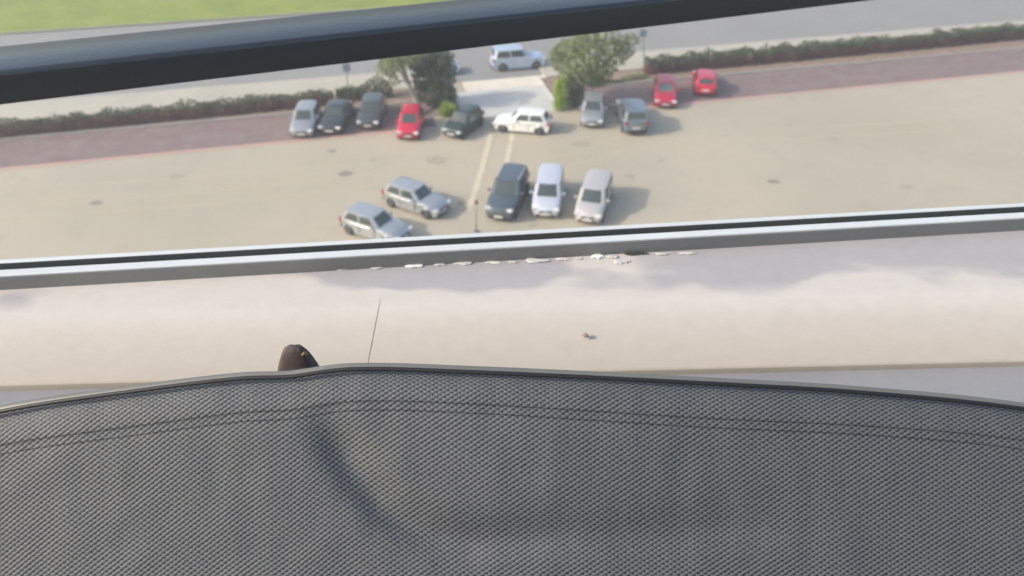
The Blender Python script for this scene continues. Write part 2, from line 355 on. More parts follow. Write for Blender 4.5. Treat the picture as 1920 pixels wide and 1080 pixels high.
# ------------------------------------------------------------------ cars
m_glass = plain('car_glass', (.055, .075, .07), .1, 0, 0, .9, .1)
m_glass_l = plain('car_glass_pale', (.12, .16, .15), .12, 0, 0, 1, .1)
m_tyre = plain('tyre_rubber', (.025, .025, .025), .85)
m_rim = plain('wheel_alloy', (.16, .165, .17), .45, .6)
m_black = plain('black_trim', (.02, .02, .022), .5)
m_head = plain('headlight_glass', (.75, .77, .78), .1, .1, 1, 1)
m_tail = plain('tail_light_red', (.35, .02, .03), .15, 0, 1)
m_plate = plain('plate_white', (.7, .7, .66), .4)
m_seam = plain('panel_gap', (.03, .03, .03), .8)
paints = {}
def paint(name, col, metal=.0, rough=.32):
    if name not in paints: paints[name] = plain('paint_'+name, col, rough, metal, .8, .5, .03, .7)
    return paints[name]

# body styles: L W, silhouette of the lower body top (x fraction from rear -.5 to front .5, height), glasshouse
STY = {
 'hatch': dict(L=4.0, W=1.72, wb=2.5, top=[(-.5, .62), (-.485, .86), (-.44, .93), (.12, .94), (.2, .92), (.36, .84), (.46, .72), (.5, .52)],
               g=dict(b0=-.465, b1=.2, r0=-.37, r1=.065, zb=.91, zr=1.44), trunk=False, R=.31),
 'mini':  dict(L=3.55, W=1.62, wb=2.35, top=[(-.5, .62), (-.485, .86), (-.44, .93), (.14, .95), (.23, .93), (.38, .84), (.47, .7), (.5, .5)],
               g=dict(b0=-.47, b1=.24, r0=-.37, r1=.07, zb=.91, zr=1.47), trunk=False, R=.29),
 'sedan': dict(L=4.45, W=1.76, wb=2.65, top=[(-.5, .6), (-.49, .88), (-.43, .96), (-.3, .96), (.13, .92), (.2, .91), (.38, .82), (.47, .7), (.5, .5)],
               g=dict(b0=-.34, b1=.2, r0=-.2, r1=.04, zb=.91, zr=1.42), trunk=True, R=.32),
 'suv':   dict(L=4.5, W=1.86, wb=2.7, top=[(-.5, .7), (-.49, 1.0), (-.45, 1.08), (.15, 1.1), (.22, 1.08), (.42, 1.0), (.48, .86), (.5, .6)],
               g=dict(b0=-.475, b1=.2, r0=-.43, r1=.06, zb=1.06, zr=1.72), trunk=False, R=.37),
 'mpv':   dict(L=4.3, W=1.76, wb=2.7, top=[(-.5, .66), (-.49, .95), (-.45, 1.0), (.2, 1.0), (.26, .98), (.41, .88), (.47, .74), (.5, .54)],
               g=dict(b0=-.475, b1=.27, r0=-.43, r1=.135, zb=.97, zr=1.60), trunk=False, R=.32),
}
def sstep(a, b, x): t = max(0, min(1, (x-a)/(b-a))); return t*t*(3-2*t)
def make_car(name, sty, pm, label, cat, front, toward, near='front', glass=None, roof_mat=None, rails=False, group='parked cars', pale_ws=False):
    """front: ground picture point of the end nearest the camera; toward: picture point its axis runs to (far end)"""
    c = STY[sty]; Lc, Wc = c['L'], c['W']; g = c['g']; glass = glass or m_glass
    p0, p1 = G(*front), G(*toward); ax = (p1-p0).normalized(); cen = p0 + ax*(Lc/2)
    fwd = -ax if near == 'front' else ax
    root = empty(name, (cen.x, cen.y, -.012), math.atan2(fwd.y, fwd.x))
    tag(root, label, cat, group)
    hl, hw, zb0, Rw = Lc/2, Wc/2, .2, c['R']
    xw = [-c['wb']/2-.02*Lc+.05, c['wb']/2-.02*Lc+.1]
    def topz(x):
        t = x/Lc; pts = c['top']
        for (a, za), (b_, zb_) in zip(pts, pts[1:]):
            if t <= b_: return za+(zb_-za)*max(0, (t-a))/(b_-a)
        return pts[-1][1]
    # side outline with arches
    out = []
    for t, z in c['top']: out.append((t*Lc, z))
    out.append((hl-.02, .3)); out.append((hl-.1, zb0))
    for xc in xw[::-1]:
        ra = Rw+.06
        a0 = math.asin(max(-1, min(1, (zb0-Rw)/ra)))
        for i in range(9):
            a = a0+(math.pi-2*a0)*i/8; out.append((xc+ra*math.cos(a), Rw+ra*math.sin(a)))
    out.append((-hl+.1, zb0)); out.append((-hl+.02, .32))
    # refine top
    fr = []
    for i in range(len(out)):
        a, b_ = out[i], out[(i+1) % len(out)]
        k = max(1, int(abs(b_[0]-a[0])/.3)) if i < len(c['top'])-1 else 1
        for j in range(k): fr.append((a[0]+(b_[0]-a[0])*j/k, a[1]+(b_[1]-a[1])*j/k))
    out = fr; n = len(out)
    ks = [-1, -.985, -.93, -.75, -.4, 0, .4, .75, .93, .985, 1]
    drop = {1: (.17, 0.03), .985: (.10, .012), .93: (.048, 0), .75: (.008, 0), .4: (-.012, 0), 0: (-.02, 0)}
    v = []
    for k in ks:
        dz, ins = drop[abs(k)]
        for (x, z) in out:
            e = abs(x)/hl; plan = 1-.22*e**6-.04*e**2
            tz = sstep(.45, .85, z); z2 = z-dz*tz
            wy = 1-.035*sstep(.55, 1.0, z)-.02*sstep(.35, .15, z)
            x2 = x*(1-(.05*abs(k)**3)*sstep(.75, 1, e))
            if z < .35: x2 = x2*(1-.0)
            v.append((x2, k*hw*plan*wy*(1-ins if abs(k) == 1 else 1), z2))
    f = []
    for i in range(len(ks)-1):
        for j in range(n):
            f.append((i*n+j, i*n+(j+1) % n, (i+1)*n+(j+1) % n, (i+1)*n+j))
    f += [tuple(range(n)), tuple((len(ks)-1)*n+j for j in range(n))[::-1]]
    body = link('body', v, f, pm, root, True)
    for p in body.data.polygons:
        if len(p.vertices) > 4: p.use_smooth = False
    try: body.data.set_sharp_from_angle(angle=R(38))
    except Exception: pass
    # glasshouse: belt ring and roof ring
    def ring(x0, x1, z, half, r=0.0, crown=0):
        return [Vector((x1, -half*.86, z)), Vector((x1+.05, 0, z)), Vector((x1, half*.86, z)), Vector((x1-.1-.12*(x1-x0), half, z)), Vector(((x0+x1)/2, half*1.01, z)), Vector((x0+.15, half, z)), Vector((x0, half*.86, z)), Vector((x0-.03, 0, z)), Vector((x0, -half*.86, z)), Vector((x0+.15, -half, z)), Vector(((x0+x1)/2, -half*1.01, z)), Vector((x1-.1-.12*(x1-x0), -half, z))]
    bx0, bx1, rx0, rx1 = [g[k]*Lc for k in ('b0', 'b1', 'r0', 'r1')]
    hb, hr = hw*.93, hw*.745 if sty not in ('suv', 'mpv') else hw*.79
    zr = g['zr']
    B = ring(bx0, bx1, g['zb']-.06, hb); T = ring(rx0, rx1, zr-.05, hr)
    T[3].x = rx1-.12; T[11].x = rx1-.12; B[3].x = bx1-.22; B[11].x = bx1-.22
    def panel(nm, ids, inset, mat, a=0.02, b_=.97, parent=root, off=.012):
        # quad strip between belt and roof for the ring ids; inset shrinks towards the middle
        bot = [B[i].lerp(T[i], a) for i in ids]; top = [B[i].lerp(T[i], b_) for i in ids]
        def shrink(row):
            row = [p.copy() for p in row]; l = (row[-1]-row[0]).normalized()*inset
            row[0] += l; row[-1] -= l; return row
        bot, top = shrink(bot), shrink(top)
        cenp = Vector(((bx0+bx1)/2, 0, .6)); vv = bot+top; m_ = len(ids)
        vv = [p+(Vector((p.x-cenp.x, p.y, 0)).normalized()*off) for p in vv]
        return link(nm, vv, [(i, i+1, m_+i+1, m_+i) for i in range(m_-1)], mat, parent, True)
    # solid cabin shell (paint) slightly inside the panes: pillars show between the glass
    vv = B+T; m_ = 12
    shell = link('pillars', vv, [(i, (i+1) % m_, m_+(i+1) % m_, m_+i) for i in range(m_)], pm, root, True)
    try: shell.data.set_sharp_from_angle(angle=R(25))
    except Exception: pass
    panel('windshield', [0, 1, 2], .1, m_glass_l if pale_ws else glass, .12, .97)
    panel('rear_window', [6, 7, 8], .1, glass, .3 if not c['trunk'] else .12, .93)
    for ids in ((3, 4), (4, 5)): panel('side_window', list(ids), .05, glass, .22, .93)
    for ids in ((9, 10), (10, 11)): panel('side_window', list(ids), .05, glass, .22, .93)
    # roof: crowned grid inside the roof ring
    gx, gy = 9, 7; rv = []
    for i in range(gx):
        s = i/(gx-1); x = rx0-.03+(rx1-rx0+.06)*s
        for j in range(gy):
            q = -1+2*j/(gy-1)
            x_ = x + (.05*(1-q*q) if s > .5 else -.03*(1-q*q))*abs(2*s-1)
            hh = hr*(1.015-.16*abs(2*s-1)**5)
            rv.append((x_, q*hh, zr-.052+.06*(1-q**4)*(1-.55*abs(2*s-1)**4)))
    rf = link('roof', rv, [(i*gy+j, i*gy+j+1, (i+1)*gy+j+1, (i+1)*gy+j) for i in range(gx-1) for j in range(gy-1)], roof_mat or pm, root, True)
    if rails:
        for s in (-1, 1):
            MB().tube([(rx0+.25, s*hr*.88, zr), (rx0+.3, s*hr*.88, zr+.07), (rx1-.3, s*hr*.88, zr+.07), (rx1-.2, s*hr*.88, zr)], .022, 6).build('roof_rail', m_head, root, True)
    # wheels
    for xc in xw:
        for s in (-1, 1):
            y0 = s*(hw*.955-.2); y1 = s*(hw*.955)
            w = MB().tube([(xc, y0, Rw), (xc, y0+s*.02, Rw), (xc, y1-s*.02, Rw), (xc, y1, Rw)], [Rw*.9, Rw, Rw, Rw*.93], 20).build('wheel', m_tyre, root, True)
            MB().tube([(xc, y1-s*.005, Rw), (xc, y1+s*.012, Rw)], [Rw*.66, Rw*.6], 16).build('rim', m_rim, w)
            MB().tube([(xc, y1+s*.01, Rw), (xc, y1+s*.02, Rw)], Rw*.13, 8).build('hub', m_black, w)
    # lights
    zf = topz(hl*.9)-.13
    for s in (-1, 1):
        hd = MB().box(-.16, .1, -.17, .17, -.07, .08, Matrix.Translation((hl*.925, s*hw*.68, zf)) @ Matrix.Rotation(-s*.35, 4, 'Z')).build('headlight', m_head, root); bevel(hd, .03)
        tl = MB().box(-.08, .1, -.09, .09, -.14, .12, Matrix.Translation((-hl*.955, s*hw*.76, .80 if sty in ('hatch', 'mini', 'sedan') else .93))).build('tail_light', m_tail, root); bevel(tl, .025)
        mr = MB().box(-.07, .07, -.09, .09, -.06, .07, Matrix.Translation((bx1-.38, s*(hw+.06), g['zb']+.06))).build('mirror', pm, root); bevel(mr, .03)
    gr = MB().box(-.04, .02, -hw*.42, hw*.42, -.07, .07, Matrix.Translation((hl-.025, 0, .52))).build('grille', m_black, root); bevel(gr, .02)
    MB().box(-.05, .015, -hw*.6, hw*.6, -.06, .06, Matrix.Translation((hl-.045, 0, .30))).build('bumper_intake', m_black, root)
    MB().box(-.01, .01, -.26, .26, -.055, .055, Matrix.Translation((hl+.008, 0, .42))).build('number_plate', m_plate, root)
    MB().box(-.01, .012, -.26, .26, -.06, .06, Matrix.Translation((-hl-.004, 0, .62))).build('number_plate', m_plate, root)
    MB().box(-.02, .05, -hw*.75, hw*.75, -.05, .07, Matrix.Translation((-hl-.0, 0, .34))).build('rear_bumper_trim', m_black, root)
    # panel gaps and door handles
    for s in (-1, 1):
        for xg in (bx1-.3, (bx0+bx1)/2, bx0+.45):
            MB().box(xg-.007, xg+.007, s*hw*.955, s*hw*.982, .34, .80).build('door_gap', m_seam, root)
        for xg in ((bx0+bx1)/2+.18, bx0+.6):
            MB().box(xg-.08, xg+.08, s*hw*.96, s*(hw*.96+.035), .74, .775).build('door_handle', pm, root)
        MB().tube([(bx1-.05, s*hb*.35, topz(bx1-.05)+.02), (bx1-.13, -s*.02+s*hb*.05, topz(bx1-.1)+.04)], .012, 5).build('wiper', m_black, root)
    MB().box(-.25*1, 0, -hw*.7, -hw*.7+.01, 0, .008, Matrix.Translation((hl*.85, 0, topz(hl*.85)+.0))).build('bonnet_seam', m_seam, root)
    return root

silver = paint('silver', (.47, .495, .51), .45, .3); silverw = paint('silver_white', (.62, .65, .72), .15)
champ = paint('champagne', (.56, .53, .51), .15); navy = paint('blue_grey', (.12, .15, .175), .4)
red = paint('red', (.62, .006, .045)); crimson = paint('crimson', (.52, .006, .04)); white = paint('white', (.90, .90, .86))
charcoal = paint('charcoal', (.04, .045, .045), .2); graphite = paint('graphite', (.075, .085, .09), .3)
dgreen = paint('dark_green', (.03, .055, .05), .2); skyb = paint('pale_blue', (.52, .62, .76), .2); slate = paint('slate_blue', (.20, .25, .29), .4)
grey = paint('light_grey', (.36, .38, .40), .3)

make_car('parked_car', 'hatch', grey, 'pale grey car left of the two dark cars at the end of the row', 'car', (566, 262), (588, 212))
make_car('parked_car', 'sedan', charcoal, 'charcoal car standing crooked between the pale grey car and the graphite car', 'car', (618, 256), (648, 208))
make_car('parked_car', 'hatch', graphite, 'graphite grey car in front of the green hedge, left of the small red car', 'car', (690, 246), (708, 200))
make_car('parked_car', 'mini', red, 'small bright red car left of the driveway, nose to the lane', 'car', (765, 266), (779, 218))
make_car('turning_car', 'mini', dgreen, 'dark green car standing askew at the driveway mouth beside the white car', 'car', (845, 262), (880, 236), group='cars in the lane')
make_car('crossing_car', 'hatch', white, 'white hatchback side-on across the driveway mouth', 'car', (1033, 246), (925, 238), 'rear', group='cars in the lane')
make_car('parked_car', 'hatch', grey, 'silver grey car parked right of the driveway, nose to the lane', 'car', (1109, 243), (1112, 200))
make_car('parked_car', 'suv', slate, 'blue grey car between the silver grey car and a red car, red tail light showing', 'car', (1192, 256), (1172, 200), 'rear')
make_car('parked_car', 'hatch', crimson, 'deep red car with large dark windscreen right of the blue grey car', 'car', (1247, 206), (1243, 165), pale_ws=True)
make_car('parked_car', 'hatch', red, 'bright red car at the right end of the row, by the clipped hedge', 'car', (1321, 184), (1316, 145), 'rear')
make_car('road_car', 'suv', skyb, 'pale blue car on the road just beyond the cream crossover', 'car', (920, 129), (1022, 121), 'rear', group='cars on the road')
make_car('road_car', 'hatch', skyb, 'pale blue car on the road half hidden behind the dark bushy tree', 'car', (862, 134), (770, 141), 'front', group='cars on the road')
make_car('parked_car', 'hatch', silver, 'silver car angled across the lane, nearest to the dark blue SUV', 'car', (834, 405), (738, 374))
make_car('parked_car', 'hatch', silver, 'silver car angled in the lower left, cut off by the window rail', 'car', (762, 456), (664, 425))
make_car('parked_car', 'suv', navy, 'dark blue grey SUV with roof rails beside the silver white people carrier', 'SUV', (934, 418), (962, 364), rails=True)
make_car('parked_car', 'mpv', silverw, 'silver white people carrier in the middle of the near row', 'car', (1022, 413), (1030, 365))
make_car('parked_car', 'mpv', champ, 'champagne beige car at the right end of the near row', 'car', (1100, 424), (1118, 374))

# ------------------------------------------------------------------ our own building: outer wall, window track, sill
a6 = R(6)
dr, nr = Vector((math.cos(a6), math.sin(a6), 0)), Vector((-math.sin(a6), math.cos(a6), 0))   # along the window, outwards
P = U(960, 487, 1.15); ZS = P.z                     # foot of the front face of the track, on the sill
pxm = 1.15/F
m_alu_shade = plain('aluminium_shaded', (.20, .205, .20), .38, .25, 0, .5, .06, 8)  # aluminium darkened to carry the front face's shade
m_chan = plain('channel_shade', (.085, .095, .09), .5)  # the groove's shade is put into this dark colour
m_alu_lit = plain('aluminium_lit', (.66, .68, .67), .35, .1, 0, .5, .05, 8)  # same metal, brighter colour for the lit lips
m_darkbar = surface('dark_grey_coated_metal', [(6, .4, .7, (.018, .022, .028), .5), (60, .5, .7, (.028, .032, .038), .3)], (.016, .019, .025), .40, .05, 60)
m_darkbar.node_tree.nodes['Principled BSDF'].inputs['Specular IOR Level'].default_value = .8; m_darkbar.node_tree.nodes['Principled BSDF'].inputs['Coat Weight'].default_value = .35; m_darkbar.node_tree.nodes['Principled BSDF'].inputs['Coat Roughness'].default_value = .22
fh = 25*pxm/math.cos(R(33)); td = 9.5*pxm/math.sin(R(32.2)); gd = 12.5*pxm/math.sin(R(31.8))
root = empty('window_track', P)
o0 = Vector((0, 0, 0))
fr = MB().prism([(0, 0), (0, fh-.001), (.001, fh), (td, fh), (td, 0)], o0, dr, nr, 2.2).build('front_lip', m_alu_lit, root)
# the front face is a darker strip standing in for its shade, set 2 mm proud of the lip
MB().prism([(-.002, -.0), (-.002, fh-.0025), (-.0003, fh-.0025), (-.0003, 0)], o0, dr, nr, 2.2).build('front_shade_strip', m_alu_shade, root)
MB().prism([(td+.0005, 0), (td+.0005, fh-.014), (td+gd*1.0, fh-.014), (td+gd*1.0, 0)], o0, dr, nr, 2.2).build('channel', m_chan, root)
MB().prism([(td+gd*1.02, 0), (td+gd*1.02, fh-.001), (td+gd*1.02+.003, fh+.001), (td+gd*1.02+.0065, fh+.001), (td+gd*1.02+.0065, 0)], o0, dr, nr, 2.2).build('rear_lip', m_alu_lit, root)
tag(root, 'grey aluminium window track with bright upper lips below the car park view', 'window frame')

MB().prism([(td+gd*1.02-.0012, 0), (td+gd*1.02-.0012, fh-.0012), (td+gd*1.02-.0002, fh-.0012), (td+gd*1.02-.0002, 0)], o0, dr, nr, 2.2).build('rear_shade_strip', m_chan, root)  # added dark strip paints the groove's shade onto the rear lip's face
# window bar (dark, above)
a20 = R(19.7); db, nb = Vector((math.cos(a20), math.sin(a20), 0)), Vector((-math.sin(a20), math.cos(a20), 0))
Pb = U(960, 81, 1.5)
root = empty('window_bar', Pb)
bh, bw, r = .052, .135, .008
prof = [(0, 0), (0, bh-r)] + [(r-r*math.cos(t), bh-r+r*math.sin(t)) for t in (R(22), R(45), R(67), R(90))] + [(bw-r, bh), (bw-r*.3, bh-r*.3), (bw, bh-r), (bw, 0)]
o = MB().prism(prof, o0, db, nb, 2.6).build('bar', m_darkbar, root, True)
try: o.data.set_sharp_from_angle(angle=R(40))
except Exception: pass
MB().prism([(bw*.3, -.001), (bw*.3, -.012), (bw*.4, -.012), (bw*.4, -.001)], o0, db, nb, 2.6).build('gasket', m_black, root)
tag(root, 'thick dark grey metal bar crossing the view above the car park', 'window bar')

# sill
def sill_mat():
    m, t, b = nodes('cream_sill_stone')
    tc = t.nodes.new('ShaderNodeTexCoord'); 
    p0, p1 = onS(960, 487), onS(960, 566); ln = (p1-p0).y         # dust by the track, then a painted crest highlight and darker front
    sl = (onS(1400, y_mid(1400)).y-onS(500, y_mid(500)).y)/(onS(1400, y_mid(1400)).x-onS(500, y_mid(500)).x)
    sp = t.nodes.new('ShaderNodeSeparateXYZ'); t.links.new(tc.outputs['Object'], sp.inputs[0])
    def mth(op, a_, b_=0., c_=0.):
        n_ = t.nodes.new('ShaderNodeMath'); n_.operation = op
        for i, q in enumerate((a_, b_, c_)):
            if isinstance(q, (int, float)): n_.inputs[i].default_value = q
            else: t.links.new(q, n_.inputs[i])
        return n_.outputs[0]
    def noise_(sc, det=5, st=1):
        n_ = t.nodes.new('ShaderNodeTexNoise'); n_.inputs['Scale'].default_value = sc; n_.inputs['Detail'].default_value = det
        mp = t.nodes.new('ShaderNodeMapping'); mp.inputs['Scale'].default_value = (st, 1, 1); t.links.new(tc.outputs['Object'], mp.inputs[0]); t.links.new(mp.outputs[0], n_.inputs['Vector']); return n_.outputs[0]
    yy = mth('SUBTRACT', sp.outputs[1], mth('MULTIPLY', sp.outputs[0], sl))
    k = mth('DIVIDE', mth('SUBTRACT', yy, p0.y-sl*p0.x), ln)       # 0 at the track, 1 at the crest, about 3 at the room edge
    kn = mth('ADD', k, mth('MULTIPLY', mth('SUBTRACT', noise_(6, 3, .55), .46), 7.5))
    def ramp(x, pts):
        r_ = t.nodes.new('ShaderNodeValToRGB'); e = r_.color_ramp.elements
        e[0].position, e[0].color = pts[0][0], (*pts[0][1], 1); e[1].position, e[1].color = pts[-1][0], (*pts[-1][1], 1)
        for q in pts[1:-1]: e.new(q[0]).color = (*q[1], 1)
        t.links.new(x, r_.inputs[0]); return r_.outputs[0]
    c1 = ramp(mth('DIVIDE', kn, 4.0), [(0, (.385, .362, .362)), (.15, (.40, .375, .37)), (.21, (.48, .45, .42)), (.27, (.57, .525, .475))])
    c2 = ramp(mth('DIVIDE', mth('ADD', k, mth('MULTIPLY', mth('SUBTRACT', noise_(5, 3, .5), .5), .25)), 4.0), [(.2, (.57, .525, .475)), (.27, (.60, .55, .495)), (.38, (.53, .475, .41)), (.55, (.475, .42, .35)), (.75, (.45, .40, .32))])  # crest highlight and its falloff towards the room, painted as colour
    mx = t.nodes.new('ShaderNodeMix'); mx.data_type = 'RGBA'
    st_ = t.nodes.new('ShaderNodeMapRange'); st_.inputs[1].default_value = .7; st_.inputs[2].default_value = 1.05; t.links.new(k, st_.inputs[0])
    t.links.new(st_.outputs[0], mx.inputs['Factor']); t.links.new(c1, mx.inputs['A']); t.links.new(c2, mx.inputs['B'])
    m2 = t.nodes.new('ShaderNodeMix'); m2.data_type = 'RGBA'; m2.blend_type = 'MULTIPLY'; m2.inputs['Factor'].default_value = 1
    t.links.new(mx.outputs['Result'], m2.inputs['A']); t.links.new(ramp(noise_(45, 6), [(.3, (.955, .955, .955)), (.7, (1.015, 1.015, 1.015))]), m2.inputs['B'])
    t.links.new(m2.outputs['Result'], b.inputs['Base Color']); b.inputs['Roughness'].default_value = .85
    bp = t.nodes.new('ShaderNodeBump'); bp.inputs['Strength'].default_value = .12; bp.inputs['Distance'].default_value = .002
    t.links.new(noise_(160, 6), bp.inputs['Height']); t.links.new(bp.outputs[0], b.inputs['Normal'])
    return m
m_wall_in = surface('grey_plaster', [(3, .4, .6, (.24, .24, .25), .7)], (.29, .285, .29), .85, .05, 60)
def onS(px, py, dz=0): return G(px, py, ZS+dz)
def sill_slab(name, xa, xb, ya_fn, yb_fn, z_a, z_b, mat, parent, th=.03, n=24, r=.0):
    v = []
    for i in range(n+1):
        x = xa + (xb-xa)*i/n
        pa, pb = onS(x, ya_fn(x)), onS(x, yb_fn(x))
        v += [(pa.x, pa.y, ZS+z_a), (pb.x, pb.y, ZS+z_b), (pa.x, pa.y, ZS-th), (pb.x, pb.y, ZS-th)]
    f = []
    for i in range(n):
        a, b_ = i*4, i*4+4
        f += [(a, a+1, b_+1, b_), (a+2, b_+2, b_+3, a+3), (a, b_, b_+2, a+2), (a+1, a+3, b_+3, b_+1)]
    f += [(0, 2, 3, 1), (n*4, n*4+1, n*4+3, n*4+2)]
    return link(name, v, f, mat, parent)
sroot = empty('window_sill', onS(960, 600))
def child(o, rt=sroot):
    o.location = -rt.location if o.parent else o.location; return o
y_track = lambda x: 487-(x-960)*.053
y_mid = lambda x: 566-(x-960)*.022
y_near = lambda x: 702-(x-960)*.024
m_stone = m_dust_crestlight = sill_mat()
# front slabs slope down to the room; joint between two of them is a real gap
def jx(y): return 716-(y-548)*.195
def front(xa, xb, lean_a, lean_b):
    v = []; n = 20; rows = [(-.60, .0002), (-.45, .0003), (-.3, .0006), (-.18, .0009), (-.1, .0012), (-.04, .0014), (0, .0016), (.06, .0022), (.14, .0018), (.3, -.0010), (.6, -.0045), (.94, -.0085), (.985, -.0095), (1, -.011)]
    for i in range(n+1):
        for (t, z) in rows:
            x0 = xa+(xb-xa)*i/n; y = y_mid(x0)+((y_near(x0)-y_mid(x0))*t if t > 0 else (y_mid(x0)-y_track(x0)+6)*t/.6); gp2 = sstep(-.17, .1, t)
            lo, hi = (jx(y)+lean_a*gp2 if lean_a is not None else xa), (jx(y)-lean_b*gp2 if lean_b is not None else xb)
            x = lo+(hi-lo)*i/n
            p = onS(x, y, z); p = p if t > -.6 else onS(x, y_track(x)-6, z); v.append((p.x, p.y, ZS+z))
        v.append((v[-1][0], v[-1][1], ZS-.018))
    m_ = len(rows)+1
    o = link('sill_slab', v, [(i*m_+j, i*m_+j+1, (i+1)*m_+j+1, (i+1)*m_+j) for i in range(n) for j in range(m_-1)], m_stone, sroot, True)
    return child(o)
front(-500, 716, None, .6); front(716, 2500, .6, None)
gp_ = []
for t in (0, 1):
    y = 560+t*138; 
    for s in (-3, 3): gp_.append(onS(jx(y)+s, y, -.013) )
g_ = link('joint_filler', [(p.x, p.y, ZS-.003-.006*(i//2)) for i, p in enumerate(gp_)], [(0, 1, 3, 2)], plain('grout_grey', (.30, .27, .23), .9), sroot); child(g_)
tag(sroot, 'cream stone window sill with a thin joint and dusty grey patches', 'window sill')
# inner wall under the sill
pa, pb = onS(-500, y_near(-500)), onS(2500, y_near(2500)); d = (pb-pa).normalized(); n = Vector((-d.y, d.x, 0))
wm = MB(); q = [pa+n*.02, pb+n*.02, pb+n*.2, pa+n*.2]
q[0] -= n*.19; q[1] -= n*.19
wm.add([(p.x, p.y, ZS-.018) for p in q]+[(p.x, p.y, ZS-1.0) for p in q], [(0, 1, 2, 3), (4, 5, 6, 7), (0, 1, 5, 4), (2, 3, 7, 6), (0, 3, 7, 4), (1, 2, 6, 5)])
tag(wm.build('inner_wall', m_wall_in), 'grey plaster wall below the near edge of the window sill', 'wall')
# outer wall of the building below the track, down to the ground
wm = MB(); c0 = P-dr*12+nr*.02; c1 = P+dr*14+nr*.02
q = [c0, c1, c1+nr*.10, c0+nr*.10]
zt = ZS-.06
wm.add([(p.x, p.y, zt) for p in q]+[(p.x, p.y, -.02) for p in q], [(0, 1, 2, 3), (4, 5, 6, 7), (0, 1, 5, 4), (2, 3, 7, 6), (0, 3, 7, 4), (1, 2, 6, 5)])
tag(wm.build('building_wall', surface('render_cream', [(.6, .4, .6, (.45, .42, .36), .6)], (.52, .49, .43), .9, .3, 20)), 'tall cream outer wall under the window, reaching down to the car park', 'building wall')
fl = link('floor', [(-3, -3, ZS-.86), (3, -3, ZS-.86), (3, .9, ZS-.86), (-3, .9, ZS-.86)], [(0, 1, 2, 3)], plain('floor_grey', (.16, .155, .15), .7), kind='structure')

# plaster chips and crumbs by the track
m_chip = plain('plaster_white', (.82, .80, .77), .8)
m_chip2 = plain('dusty_flake', (.55, .53, .50), .85)
m_wornchip = plain('pale_crust', (.62, .59, .55), .85)
m_gap = plain('perished_sealant', (.05, .05, .045), .8)
def chip(px, py, w, hgt, mat, label, seed, name='plaster_chip', cat='debris', th=.0018):
    rng = random.Random(seed); c = onS(px, py); sx = w*pxm/2; sy = hgt*pxm/2/math.sin(R(37)); v = []
    n = 15
    for ring_, (k, z) in enumerate(((1, 0), (.95, th*.7), (.6, th))):
        for i in range(n):
            t = 2*math.pi*i/n; j = 1+rng.uniform(-.4, .3)
            v.append((c.x+math.cos(t)*sx*k*j, c.y+math.sin(t)*sy*k*j, ZS+.001+z*rng.uniform(.8, 1.1)))
    f = [(r_*n+i, r_*n+(i+1) % n, (r_+1)*n+(i+1) % n, (r_+1)*n+i) for r_ in range(2) for i in range(n)]+[tuple(2*n+i for i in range(n)), tuple(range(n))[::-1]]
    cen = Vector((c.x, c.y, ZS)); o = link(name, [Vector(p)-cen for p in v], f, mat); o.location = cen
    return tag(o, label, cat, 'crumbs of plaster along the window track')
chip(1122, 482, 26, 9, m_chip, 'brightest white plaster chip by the window track, right of centre', 1)
chip(1148, 483, 22, 7, m_chip2, 'pale flake touching the bright white chip on its right', 2)
chip(775, 499, 34, 8, m_chip, 'long whitish plaster flake by the track above the sill joint', 3)
chip(868, 495, 34, 6, m_chip2, 'thin dusty flake left of centre along the track', 4)
chip(1003, 490, 46, 8, m_chip2, 'broad dusty flake by the track in the centre', 5)
chip(1165, 492, 30, 8, m_chip2, 'dusty crumb lying below the dark sealant strip', 6)
chip(1193, 477, 48, 6, m_gap, 'dark strip of perished sealant by the track, right of the white chip', 7, 'sealant_strip', 'sealant', .0015)
chip(1240, 478, 30, 5, m_chip2, 'small grey flake right of the dark sealant strip', 8)
for i_, (px_, py_, w_, h_) in enumerate(((705, 503, 24, 5), (825, 497, 22, 4), (925, 493, 30, 5), (960, 492, 18, 4), (1055, 487, 26, 5), (1085, 486, 16, 4), (1290, 476, 30, 4), (640, 506, 20, 4))):
    chip(px_, py_, w_, h_, m_chip2 if i_ % 2 else m_wornchip, ['dusty flake nearest above the sill joint', 'tiny flake between the long whitish flake and the thin dusty flake', 'low flake right of the thin dusty flake', 'tiny flake left of the broad dusty flake', 'flake right of the broad dusty flake', 'tiny flake just left of the brightest chip', 'faint flake at the right end of the crumbs', 'faint flake at the left end of the crumbs'][i_], 20+i_, th=.001)
chip(1098, 631, 11, 6, plain('tan_crumb', (.30, .25, .2), .8), 'tiny brown crumb alone on the smooth cream sill', 9, 'crumb', 'crumb', .003)

# ------------------------------------------------------------------ brown bag at the left on the sill
m_leather = surface('dark_brown_leather', [(20, .4, .6, (.10, .075, .07), .7), (90, .5, .7, (.06, .045, .04), .5)], (.085, .062, .058), .8, .12, 60)
cB = U(562, 707, .86)
broot = empty('brown_bag', cB)
v = []; nu, nv = 28, 14
for j in range(nv+1):
    t = -math.pi/2+math.pi*j/nv
    for i in range(nu):
        s = 2*math.pi*i/nu
        cx, cy, cz = math.copysign(abs(math.cos(s))**.6, math.cos(s)), math.copysign(abs(math.sin(s))**.7, math.sin(s)), math.copysign(abs(math.sin(t))**.7, math.sin(t))
        k = abs(math.cos(t))**.5; tap = 1-.62*(cz*.5+.5)
        w = Vector((cx*k*.036*tap, cy*k*.022*tap, cz*.043+.001*math.sin(7*s)*k))
        v.append(w+Vector((0, 0, .0)))
link('bag_body', v, [(j*nu+i, j*nu+(i+1) % nu, (j+1)*nu+(i+1) % nu, (j+1)*nu+i) for j in range(nv) for i in range(nu)], m_leather, broot, True)
